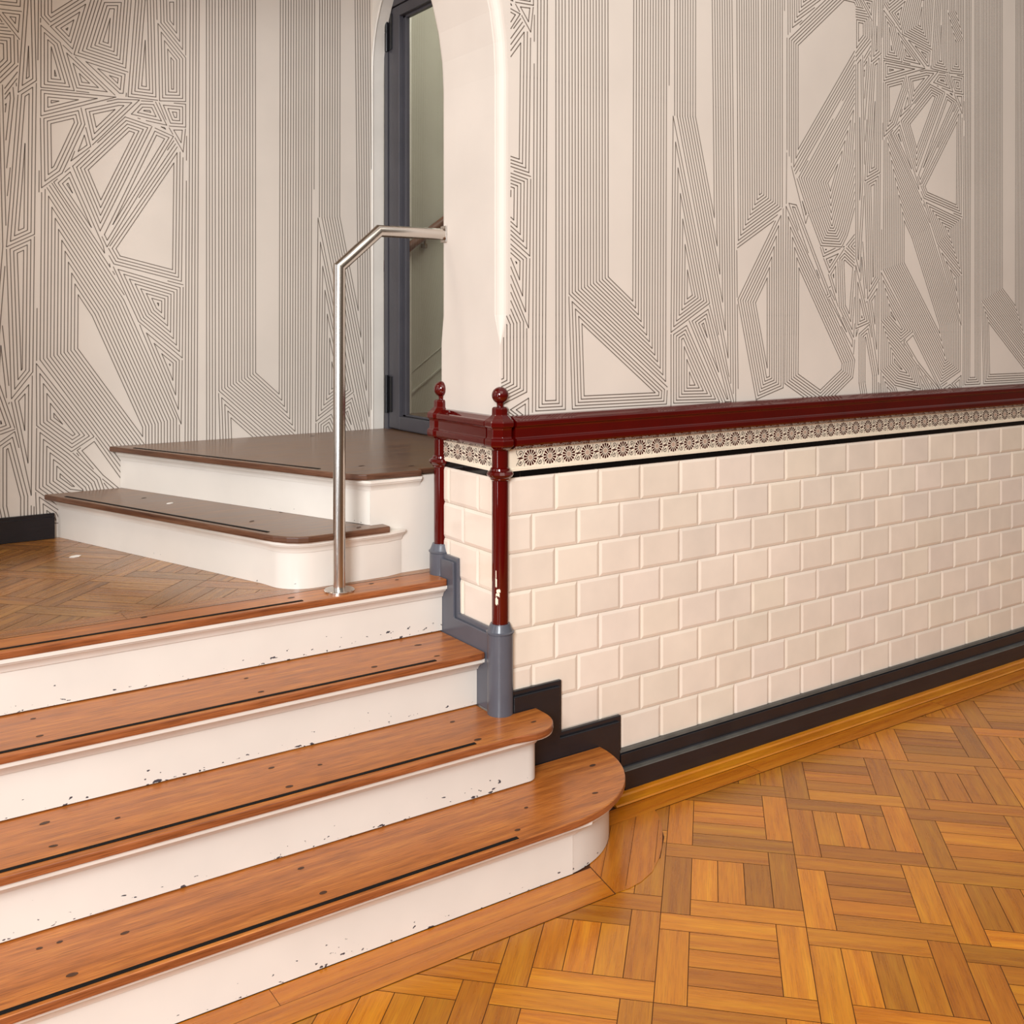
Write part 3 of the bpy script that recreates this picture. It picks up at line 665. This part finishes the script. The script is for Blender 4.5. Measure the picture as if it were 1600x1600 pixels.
# ------------------------------------------------------------------ maroon dado rails
RAIL = [(0, 1.092), (.012, 1.0905), (.026, 1.082), (.031, 1.080), (.034, 1.077), (.034, 1.067), (.031, 1.0635), (.028, 1.062), (.027, 1.058), (.027, 1.036), (.029, 1.0335), (.033, 1.032), (.034, 1.029), (.034, 1.018), (.031, 1.013), (.021, 1.007), (.015, 1.004), (0, 1.004)]
t = thing('dado_rail', 'long glossy maroon ceramic dado rail running right along the tiled wall', 'rail', (.03, 0, 1.004))
mb = MB(); sweep(mb, [(.030, 0), (4.6, 0)], RAIL); part(mb, 'moulded_rail', ['maroon'], t)
t = thing('dado_rail', 'short glossy maroon ceramic dado rail between the two ball-topped corner posts', 'rail', (0, .15, 1.004))
mb = MB(); sweep(mb, [(0, PD-.028), (0, .028)], RAIL); part(mb, 'moulded_rail', ['maroon'], t)

# ------------------------------------------------------------------ corner posts
def corner_post(x, y, zb, label):
    zc = zb+.238                                                       # top of the grey foot
    t = thing('corner_post', label, 'post', (x, y, zb), 'ball-topped maroon corner posts')
    b_ = .0 if zb < .4 else -.150
    mb = MB(); r = .022; top = zc if zb < .4 else .704
    lathe(mb, x, y, [(r, top-.006), (r, .926), ], 40, caps=True); lathe(mb, x, y, [(r, .956), (r, 1.008)], 40); lathe(mb, x, y, [(r, .925), (r, .957)], 40)
    if zb < .4:                                                       # glaze knocked off low on the front post
        for a0, a1, za, zb_ in ((-158, -138, .600, .617), (-155, -128, .621, .630), (-150, -122, .630, .640), (-158, -146, .645, .668), (-156, -150, .668, .690)):
            ps = []
            for f_ in range(5): a_ = math.radians(a0+(a1-a0)*f_/4); ps.append((x+(r+.0004)*math.cos(a_), y+(r+.0004)*math.sin(a_), za+random.uniform(-.003, .003)))
            for f_ in range(4, -1, -1): a_ = math.radians(a0+(a1-a0)*f_/4); ps.append((x+(r+.0004)*math.cos(a_), y+(r+.0004)*math.sin(a_), zb_+random.uniform(-.003, .003)))
            for f_ in range(4): mb.face([ps[f_], ps[f_+1], ps[8-f_], ps[9-f_]], None, 1, 1)
    part(mb, 'shaft', ['maroon', 'ceramic'], t)
    mb = MB(); lathe(mb, x, y, [(.022, .923), (.026, .926), (.027, .930), (.033, .934), (.0365, .940), (.033, .947), (.027, .950), (.026, .955), (.022, .958)], 40)
    part(mb, 'ring_collar', ['maroon'], t)
    mb = MB(); o = PI/8; k = 1/math.cos(PI/8)
    lathe(mb, x, y, [(a*k, z) for a, z in [(.024, 1.004), (.030, 1.008), (.0375, 1.014), (.039, 1.018), (.039, 1.029), (.0375, 1.033), (.0335, 1.036), (.0325, 1.040), (.0325, 1.058), (.034, 1.063), (.038, 1.066), (.039, 1.068), (.039, 1.077), (.037, 1.081), (.030, 1.087), (.022, 1.095), (.021, 1.097), (.0205, 1.113), (.017, 1.117), (.009, 1.118)]], 8, 0, o, False)
    part(mb, 'octagonal_cap', ['maroon'], t, bevel=.0012)
    mb = MB(); lathe(mb, x, y, [(.009, 1.116), (.0088, 1.121)] + [(.0225*math.sin(a), 1.1475-.0225*math.cos(a)) for a in (math.radians(26+154*i/20) for i in range(20))] + [(.0006, 1.17)], 40)
    part(mb, 'ball_finial', ['maroon'], t)
    mb = MB(); f = top
    lathe(mb, x, y, [(.0345, zb), (.0345, f-.027), (.0335, f-.0262), (.0335, f-.0245), (.0375, f-.0235), (.0375, f-.021), (.034, f-.019), (.030, f-.010), (.0275, f-.003), (.026, f), (.021, f)], 48)
    part(mb, 'grey_foot', ['grey'], t)
corner_post(0, 0, T2, 'front maroon corner post with ball top and grey foot standing on the second step up')
corner_post(0, PD, LD, 'rear maroon corner post with ball top and grey foot, beside the upper steps')

# ------------------------------------------------------------------ skirtings
def plate_xz(mb, poly, y0, y1):                                       # polygon in X,Z extruded along Y
    n_ = len(poly)
    mb.face([(a, y0, z) for a, z in poly], [(a, z) for a, z in poly]); mb.face([(a, y1, z) for a, z in poly[::-1]], [(a, z) for a, z in poly[::-1]])
    for i in range(n_):
        (a, z), (b_, w) = poly[i], poly[(i+1) % n_]; mb.face([(a, y0, z), (a, y1, z), (b_, y1, w), (b_, y0, w)])
mb = MB()
plate_xz(mb, [(.03, .002), (.405, .002), (.405, .220), (.193, .220), (.193, .362), (.03, .362)], -.014, -.0002)
plate_xz(mb, [(.03, .002), (.394, .002), (.394, .207), (.182, .207), (.182, .349), (.03, .349)], -.022, -.0136)
o = struct(mb, 'trim_2', ['skirting'], bevel=.0025)
mb = MB()
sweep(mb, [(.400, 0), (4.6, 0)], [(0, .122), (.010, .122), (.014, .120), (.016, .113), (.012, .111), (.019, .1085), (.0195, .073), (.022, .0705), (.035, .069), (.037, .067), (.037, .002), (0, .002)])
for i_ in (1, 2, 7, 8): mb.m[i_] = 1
struct(mb, 'baseboard_right', ['skirting', 'greyed'])
def plate_yz(mb, poly, x0, x1):
    n_ = len(poly)
    mb.face([(x0, a, z) for a, z in poly], [(a, z) for a, z in poly]); mb.face([(x1, a, z) for a, z in poly[::-1]], [(a, z) for a, z in poly[::-1]])
    for i in range(n_):
        (a, z), (b_, w) = poly[i], poly[(i+1) % n_]; mb.face([(x0, a, z), (x1, a, z), (x1, b_, w), (x0, b_, w)])
mb = MB()
plate_yz(mb, [(.298, .45), (.298, .680), (.196, .680), (.193, .528), (.008, .526), (.008, .310), (.16, .310)], -.013, -.0002)
plate_yz(mb, [(.298, .45), (.298, .668), (.208, .668), (.205, .515), (.008, .513), (.008, .310), (.16, .310)], -.0205, -.0126)
struct(mb, 'trim_3', ['grey'], bevel=.0025)

# ------------------------------------------------------------------ lower staircase
BL = -2.3
def nosed(front): return front
t1_edge = [(BL, -.333), (-.02, -.333)] + arc(-.02, -.030, .340, .303, -90, -1, 22)
t1 = t1_edge + [(.3198, -.0226), (.04, -.0226), (.04, -.002), (BL, -.002)]
t2_edge = [(BL, -.153), (-.06, -.155), (-.03, -.160), (.0, -.166)] + arc(.004, -.066, .096, .100, -88, -2, 12)
t2 = t2_edge + [(.1, -.0225), (.04, -.0225), (.022, -.0225), (-.0205, .0), (-.0205, .10), (BL, .10)]
t3_edge = [(BL, .036), (-.034, .036), (-.0215, .040)]
t3 = t3_edge + [(-.0215, .285), (BL, .285)]
l_edge = [(BL, .234), (-.026, .234), (-.0215, .238)]
ld = l_edge + [(-.0215, .292), (-.002, .308), (.2, .308), (.2, .338), (BL, .338)]
st = thing('staircase', 'lower flight of four oak steps with chipped white risers, bottom step rounded', 'stairs', (-.85, -.1, 0))
RZS = [(R1, 0, T1), (R2, T1, T2), (R3, T2, T3), (R4, T3, LD)]
r1_path = [(BL, R1), (.02, R1)] + arc(-.01, -.03, .286, .258, -84, 0, 18)
r2_path = [(BL, R2), (.020, R2)] + arc(.024, -.060, .036, .040, -86, 0, 8) + [(.060, -.0225)]
r3_path = [(BL, R3), (-.0215, R3)]
r4_path = [(BL, R4), (-.0215, R4)]
BT = .018
plugs = [[(.127,-.241),(.224,-.11),(-.143,-.288),(-.062,-.208),(-.629,-.28),(-.629,-.163),(-1.118,-.155),(-1.12,-.275),(-1.007,-.195),(-1.154,-.155)],
 [(.037,-.1),(-.143,-.115),(-.136,.018),(-.526,-.031),(-.629,-.098),(-.626,.017),(-.982,-.035),(-1.112,.027),(-1.116,-.084)],
 [(-.144,.084),(-.14,.193),(-.623,.091),(-.619,.201),(-.319,.1),(-1.108,.103),(-1.102,.215)],
 [(-.831,.330),(-.462,.298),(-.222,.311),(-.143,.309)]]
strips = [(-.163, -.318), (-.160, -.131), (-.164, .055), (-.448, .255)]
COVE = [(0, -.036), (.0035, -.036), (.005, -.031), (.010, -.022), (.016, -.017), (.018, -.0155), (.019, -.012), (.024, -.010), (.025, -.0005), (0, -.0005)]
for k, (poly, rp) in enumerate(zip((t1, t2, t3, ld), (r1_path, r2_path, r3_path, r4_path))):
    Y, z0, z1 = RZS[k]
    mb = MB(); mb.prism(poly, z1-BT, z1-.0, 0, 1)
    for i, (x, y) in enumerate(plugs[k]): disc(mb, x, y, z1+.0004, (.0062, .011, .008)[i % 3] if i % 4 else .009, (.0042, .006, .005)[i % 3], 2, random.uniform(-.2, .2))
    tb = part(mb, 'tread' if k < 3 else 'landing_nosing', ['tread', 'nose', 'plug'], st, bevel=.004)
    sx, sy = strips[k]
    mb = MB(); mb.box((BL, sy-.0052, z1-.001), (sx, sy+.0052, z1+.0012)); part(mb, 'grip_strip', ['strip'], tb)
    mb = MB(); sweep(mb, rp, [(-.016, z0+.0032), (0, z0+.0032), (0, z1-BT-.0004), (-.016, z1-BT-.0004)], smooth=True)
    # riser UVs: along the face, height above the tread below
    for i, f in enumerate(mb.f):
        pts = [mb.v[q] for q in f]; mb.uv[i] = [(u[0]+k*7.3, p[2]-z0) for u, p in zip(mb.uv[i], pts)]
    rs = part(mb, 'riser', ['white'], st)
    ov = (.033, .048, .040, .029)[k]/.025
    mb = MB(); sweep(mb, rp, [(o_*ov, z1-BT+dz) for o_, dz in COVE], smooth=True); part(mb, 'cove_moulding', ['moulding'], rs)
mb = MB()                                                              # landing field of old parquet behind the nosing board
mb.prism([(BL, .338), (.35, .338), (.35, YB-.003), (BL, YB-.003)], LD-.05, LD-.0006, 1)
parquet(mb, LD, BL, .2, .4005, YB-.003, 0, 0, (.82, 1.15))
x = .2
while x > BL+.1:
    l = random.uniform(.7, 1.1); a = max(x-l, BL); plank(mb, [(a+.0005, .3386), (x-.0005, .3386), (x-.0005, .3998), (a+.0005, .3998)], LD, 1, 0, random.uniform(.85, 1.0)); x = a
part(mb, 'landing_deck', ['parquet_old', 'gap'], st)

# ------------------------------------------------------------------ upper steps
us = thing('staircase', 'two dark scuffed upper steps at an angle, rising from the landing to the door', 'stairs', (-.3, .9, LD))
u1_path = [(-.812, YB-.002), (-.470, .478)] + arc(-.365, .452, .098, .096, 196, 270, 10) + [(-.150, .3575), (-.095, .3725)]
u1_edge = [(-.857, YB-.002), (-.505, .480), (-.492, .440), (-.474, .396), (-.450, .358), (-.425, .338), (-.400, .329), (-.37, .3275), (-.151, .3315)]
u1p = u1_edge + [(-.151, .3755), (-.205, .40), (-.56, YB-.002)]
u2_path = [(-.611, YB-.002), (-.197, .384), (-.1905, .3760), (.355, .3760)]
u2_edge = [(-.649, YB-.002), (-.262, .440), (-.243, .404), (-.226, .382), (-.205, .3725), (-.17, .3705), (-.034, .3585)]
u2p = u2_edge + [(-.034, .39), (.36, .39), (.36, .46), (.44, .46), (.44, YB-.002)]
mb = MB(); mb.prism(u1p, U1-BT, U1, 0, 1)
for x, y in ((-.234, .365), (-.323, .711), (-.60, 1.2), (-.45, .62)): disc(mb, x, y, U1+.0004, .012, .006, 2, .8)
tb = part(mb, 'tread', ['tread_dark', 'nose_dark', 'plug'], us, bevel=.004)
def strip_line(mb, a, b_, z, w=.0048):
    l = math.hypot(b_[0]-a[0], b_[1]-a[1]); nx, ny = -(b_[1]-a[1])/l*w, (b_[0]-a[0])/l*w
    mb.prism([(a[0]+nx, a[1]+ny), (a[0]-nx, a[1]-ny), (b_[0]-nx, b_[1]-ny), (b_[0]+nx, b_[1]+ny)], z-.001, z+.0012)
mb = MB(); strip_line(mb, (-.806, 1.372), (-.467, .446), U1); part(mb, 'grip_strip', ['strip'], tb)
mb = MB(); mb.prism(u2p, U2-BT, U2, 0, 1)
for x, y in ((.059, 1.36), (-.143, .533), (-.02, .45)): disc(mb, x, y, U2+.0004, .012, .007, 2, .4)
tb = part(mb, 'platform', ['tread_dark', 'nose_dark', 'plug'], us, bevel=.004)
mb = MB(); strip_line(mb, (-.590, 1.361), (-.272, .545), U2); part(mb, 'grip_strip', ['strip'], tb)
for k, (rp, z0, z1) in enumerate(((u1_path, LD, U1), (u2_path, U1, U2))):
    mb = MB(); sweep(mb, rp, [(-.012, z0+.0003), (0, z0+.0003), (0, z1-BT-.0004), (-.012, z1-BT-.0004)], smooth=True)
    for i, f in enumerate(mb.f):
        pts = [mb.v[q] for q in f]; mb.uv[i] = [(u[0]+31+k*7.3, p[2]-z0+.03) for u, p in zip(mb.uv[i], pts)]
    rs = part(mb, 'riser', ['white'], us)
    cp = rp if k == 0 else rp[:-1] + [(-.034, .3760)]
    mb = MB(); sweep(mb, cp, [(o_*.72, z1-BT+dz*.85) for o_, dz in COVE], smooth=True); part(mb, 'cove_moulding', ['moulding'], rs)
mb = MB(); mb.box((-.1935, .3735, LD+.0003), (.355, .3755, U2-BT-.0004))
for i, f in enumerate(mb.f): mb.uv[i] = [(mb.v[q][0]+50, mb.v[q][2]-LD+.05) for q in f]
part(mb, 'side_panel', ['white'], us)

# ------------------------------------------------------------------ back wall, door wall
mb = MB(); mb.box((-3.4, YB, 0), (XS+.005, YB+.2, 3.4), 0)
LZ = lambda u, w: (u, w-.073)
draw_mural(mb, LZ, YB-.0006, [rect(-2.2, XS-.006, .66, 3.0)], 1, .0029, (-1, 0, 1))
struct(mb, 'wall_back', ['plaster', 'ink'])
mb = MB()
sweep(mb, [(-2.3, YB), (-.826, YB)], [(0, .700), (.010, .700), (.013, .697), (.013, .690), (.016, .687), (.018, .617), (0, .617)])
struct(mb, 'baseboard_back', ['skirting'])
# door wall: arched opening between Y=.47 and the back corner
mb = MB(); DZ, DR, DC = 2.33, .5, .962
dp = [(DC+DR, U2-.35), (DC+DR, DZ)] + [(DC+DR*math.cos(PI*k/24), DZ+DR*math.sin(PI*k/24)) for k in range(1, 24)] + [(DC-DR, DZ), (DC-DR, U2-.35)]
for (ya, za), (yb_, zb_) in zip(dp, dp[1:]):
    mb.face([(XS, ya, za), (XS+.05, ya, za), (XS+.05, yb_, zb_), (XS, yb_, zb_)])
    if abs(ya-yb_) > 1e-6:
        for xx in (XS, XS+.05): mb.face([(xx, ya, za), (xx, yb_, zb_), (xx, yb_, 3.4), (xx, ya, 3.4)])
mb.face([(XS, PD, 0), (XS, DC-DR, 0), (XS, DC-DR, 3.4), (XS, PD, 3.4)]); mb.face([(XS+.05, PD, 0), (XS+.05, DC-DR, 0), (XS+.05, DC-DR, 3.4), (XS+.05, PD, 3.4)])
# rolled bead round the opening
bead = [(y, z) for y, z in dp]
for (ya, za), (yb_, zb_) in zip(bead, bead[1:]):
    l = math.hypot(yb_-ya, zb_-za); ny, nz = -(zb_-za)/l, (yb_-ya)/l
    for k in range(6):
        a0, a1 = PI*k/6, PI*(k+1)/6
        f = lambda y, z, a: (XS-.0055*math.sin(a), y+ny*.0055*math.cos(a), z+nz*.0055*math.cos(a))
        mb.face([f(ya, za, a0), f(yb_, zb_, a0), f(yb_, zb_, a1), f(ya, za, a1)], None, 1, 0, True)
struct(mb, 'wall_side', ['moulding'])

mb = MB(); mb.box((-3.4, PD+.001, 3.12), (XS+.05, YB-.001, 3.25)); struct(mb, 'ceiling', ['plaster_plain'])
# ------------------------------------------------------------------ glazed door
dr = bpy.data.objects.new('door_1', None); COL.objects.link(dr); dr.location = (.41, 1.43, U2); dr['kind'] = 'structure'
dr['label'] = 'grey framed glazed door in the arched opening at the top of the steps'; 
DX = XS+.05
mb = MB()
for a, b_ in (((DX, 1.428, U2-.01), (DX+.07, YB+.0, 2.62)), ((DX, .47, U2-.01), (DX+.07, .50, 2.62)), ((DX, .50, 2.585), (DX+.07, 1.428, 2.62))): mb.box(a, b_)
part(mb, 'door_frame', ['doorpaint'], dr, bevel=.003)
mb = MB(); y1, y0 = 1.424, .504
mb.box((DX+.004, y1-.085, U2+.006), (DX+.046, y1, 2.58)); mb.box((DX+.004, y0, U2+.006), (DX+.046, y0+.085, 2.58))
mb.box((DX+.004, y0+.085, U2+.006), (DX+.046, y1-.085, U2+.056)); mb.box((DX+.004, y0+.085, 2.54), (DX+.046, y1-.085, 2.58))
lf = part(mb, 'door_leaf', ['doorpaint'], dr, bevel=.003)
mb = MB(); i0, i1 = y0+.085, y1-.085
for a, b_ in (((DX+.022, i1-.022, U2+.056), (DX+.04, i1, 2.54)), ((DX+.022, i0, U2+.056), (DX+.04, i0+.022, 2.54))): mb.box(a, b_)
mb.box((DX+.022, i0, 2.53), (DX+.04, i1, 2.54)); mb.box((DX+.022, i0, U2+.056), (DX+.04, i1, U2+.064))
part(mb, 'glazing_bead', ['doorpaint'], lf, bevel=.002)
mb = MB(); mb.box((DX+.029, i0+.04, U2+.06), (DX+.033, i1-.04, 2.535)); part(mb, 'glass_pane', ['glass'], lf)
for zc in (1.05, 2.49):
    mb = MB(); lathe(mb, DX-.006, 1.426, [(.0075, zc-.075), (.0075, zc-.003), (.0066, zc-.002), (.0066, zc+.002), (.0075, zc+.003), (.0075, zc+.075)], 20)
    mb.box((DX-.001, 1.395, zc-.07), (DX+.006, 1.426, zc+.07)); part(mb, 'hinge', ['hinge'], dr)
mb = MB(); mb.box((DX+.07, .3, U2-.06), (2.4, 2.1, U2-.012)); struct(mb, 'floor_stairwell', ['tread_dark'])

# ------------------------------------------------------------------ stairwell seen through the glass
mb = MB(); mb.box((.3, 2.1, .2), (2.6, 2.25, 3.8)); struct(mb, 'wall_stairwell', ['plaster_plain'])
mb = MB(); mb.box((.80, 2.075, U2-.012), (.876, 2.0995, 3.7)); struct(mb, 'trim_4', ['moulding'], bevel=.004)
mb = MB()
def slope_bar(mb, x0, z0, x1, z1, y0, y1, h):
    P = [(x0, z0), (x1, z1), (x1, z1+h), (x0, z0+h)]; plate_xz(mb, P, y0, y1)
slope_bar(mb, .85, .965, 2.3, 2.0, 2.09, 2.0995, .012); slope_bar(mb, .877, 1.085, 2.3, 2.10, 2.094, 2.0995, .006)
struct(mb, 'trim_5', ['plaster_plain'], bevel=.002)
hr = thing('handrail', 'sloping brown wooden handrail on the stairwell wall behind the door glass', 'handrail', (.9, 2.05, 1.7))
mb = MB(); tube(mb, [(.70, 2.045, 1.586), (1.6, 2.045, 2.219)], .021, 20); part(mb, 'grip', ['handwood'], hr)
mb = MB(); lathe(mb, .93, 2.045, [(.006, 1.70), (.006, 1.735)], 12); tube(mb, [(.93, 2.045, 1.702), (.945, 2.08, 1.70), (.95, 2.1, 1.70)], .006, 12); lathe(mb, .95, 2.088, [(.016, 1.69), (.016, 1.71)], 16)
part(mb, 'bracket', ['brass'], hr)

# ------------------------------------------------------------------ steel handrail
hr = thing('handrail', 'brushed steel tube handrail rising from the landing edge to the plain pier', 'handrail', (-.328, .290, LD))
mb = MB(); tube(mb, [(-.328, .290, LD+.003), (-.328, .290, 1.489), (-.2085, .290, 1.592), (-.004, .290, 1.592)], .0165, 40); part(mb, 'tube', ['steel'], hr)
mb = MB(); lathe(mb, -.328, .290, [(.041, LD+.0004), (.041, LD+.004), (.0395, LD+.0055), (.018, LD+.0065)], 48); part(mb, 'base_flange', ['steel'], hr)
mb = MB(); mb.box((-.0045, .273, 1.568), (-.0003, .304, 1.616)); part(mb, 'wall_plate', ['steel'], hr, bevel=.003)

# ------------------------------------------------------------------ litter
def scrap(pts, z, label):
    mb = MB(); c = (sum(p[0] for p in pts)/len(pts), sum(p[1] for p in pts)/len(pts))
    hs = [random.uniform(.0012, .004) for _ in pts]
    top = [(x, y, z+h) for (x, y), h in zip(pts, hs)]; bot = [(x, y, z+.0004) for x, y in pts]
    mb.face(top); mb.face(bot[::-1])
    for i in range(len(pts)): j = (i+1) % len(pts); mb.face([bot[i], bot[j], top[j], top[i]])
    tag(mb.build('paper_scrap', ['paper']), label, 'litter', 'torn paper scraps')
scrap([(-.846, 1.118), (-.835, 1.108), (-.818, 1.112), (-.810, 1.124), (-.822, 1.133), (-.838, 1.128)], LD, 'torn white paper scrap lying on the landing parquet below the upper steps')
scrap([(-.572, 1.043), (-.562, 1.038), (-.551, 1.044), (-.554, 1.053), (-.566, 1.052)], U1, 'tiny white paper scrap lying on the lower of the two upper treads')

# ------------------------------------------------------------------ light
def area(name, loc, target, sx, sy, power, col):
    l = bpy.data.lights.new(name, 'AREA'); l.shape = 'RECTANGLE'; l.size = sx; l.size_y = sy; l.energy = power; l.color = col
    o = bpy.data.objects.new(name, l); COL.objects.link(o); o.location = loc
    o.rotation_euler = (Vector(target)-Vector(loc)).to_track_quat('-Z', 'Y').to_euler(); return o
area('left_window_light', (-4.3, -1.45, 1.45), (0, 0, .9), .38, 2.8, 30, (.96, .97, 1))
area('front_window_light', (-4.1, -4.2, 3.0), (0, 0, .7), 1.5, 2.2, 405, (.94, .97, 1))
area('stair_hall_window_light', (-3.1, .86, 1.65), (-.5, .90, 1.3), .9, 2.0, 9, (.96, .97, 1))
area('hall_fill_light', (-.6, -2.9, 3.7), (.3, -1.2, 0), 2.6, 2.6, 50, (1, .90, .78))  # unseen warm fill from overhead, added to lift the room
area('stair_hall_lamp', (-1.9, .75, 2.75), (-.9, 1.2, 1.2), .35, .35, 7, (1, .90, .76))
area('stairwell_fill_light', (1.5, 1.2, 3.3), (1.2, 2.0, 1.4), .8, .8, 17, (1, .98, .90))  # added to brighten the stairwell behind the glass; no source seen
w = bpy.data.worlds.new('room_ambience'); SC.world = w; w.use_nodes = True
wn = w.node_tree; bg = wn.nodes['Background']
wt = N(wn, 'ShaderNodeTexCoord'); ws = N(wn, 'ShaderNodeSeparateXYZ'); wn.links.new(wt.outputs['Generated'], ws.inputs[0])
wm = N(wn, 'ShaderNodeMapRange'); wm.inputs[1].default_value = -1; wn.links.new(ws.outputs[2], wm.inputs[0])
# the rest of the room: brown timber low down, pale walls above, light ceiling
wn.links.new(ramp(wn, wm.outputs[0], [(0, (.30, .19, .10, 1)), (.44, (.20, .13, .08, 1)), (.56, (.26, .20, .15, 1)), (.64, (.62, .56, .50, 1)), (1, (1, .96, .90, 1))]), bg.inputs[0])
bg.inputs[1].default_value = .56

# ------------------------------------------------------------------ camera
cd = bpy.data.cameras.new('camera'); cam = bpy.data.objects.new('camera', cd); COL.objects.link(cam)
cam.location = (-1.5306, -2.3009, 1.35); cam.rotation_euler = (PI/2, 0, -.5983)
cd.sensor_width = 36; cd.lens = 1633.49/1600*36; cd.shift_y = -(800-497.9)/1600; cd.clip_start = .05
SC.camera = cam
SC.view_settings.view_transform = 'Standard'; SC.view_settings.look = 'None'; SC.view_settings.gamma = 1
SC.view_settings.exposure = -0.04; SC.view_settings.use_curve_mapping = False
SC.cycles.use_denoising = True; SC.cycles.max_bounces = 8
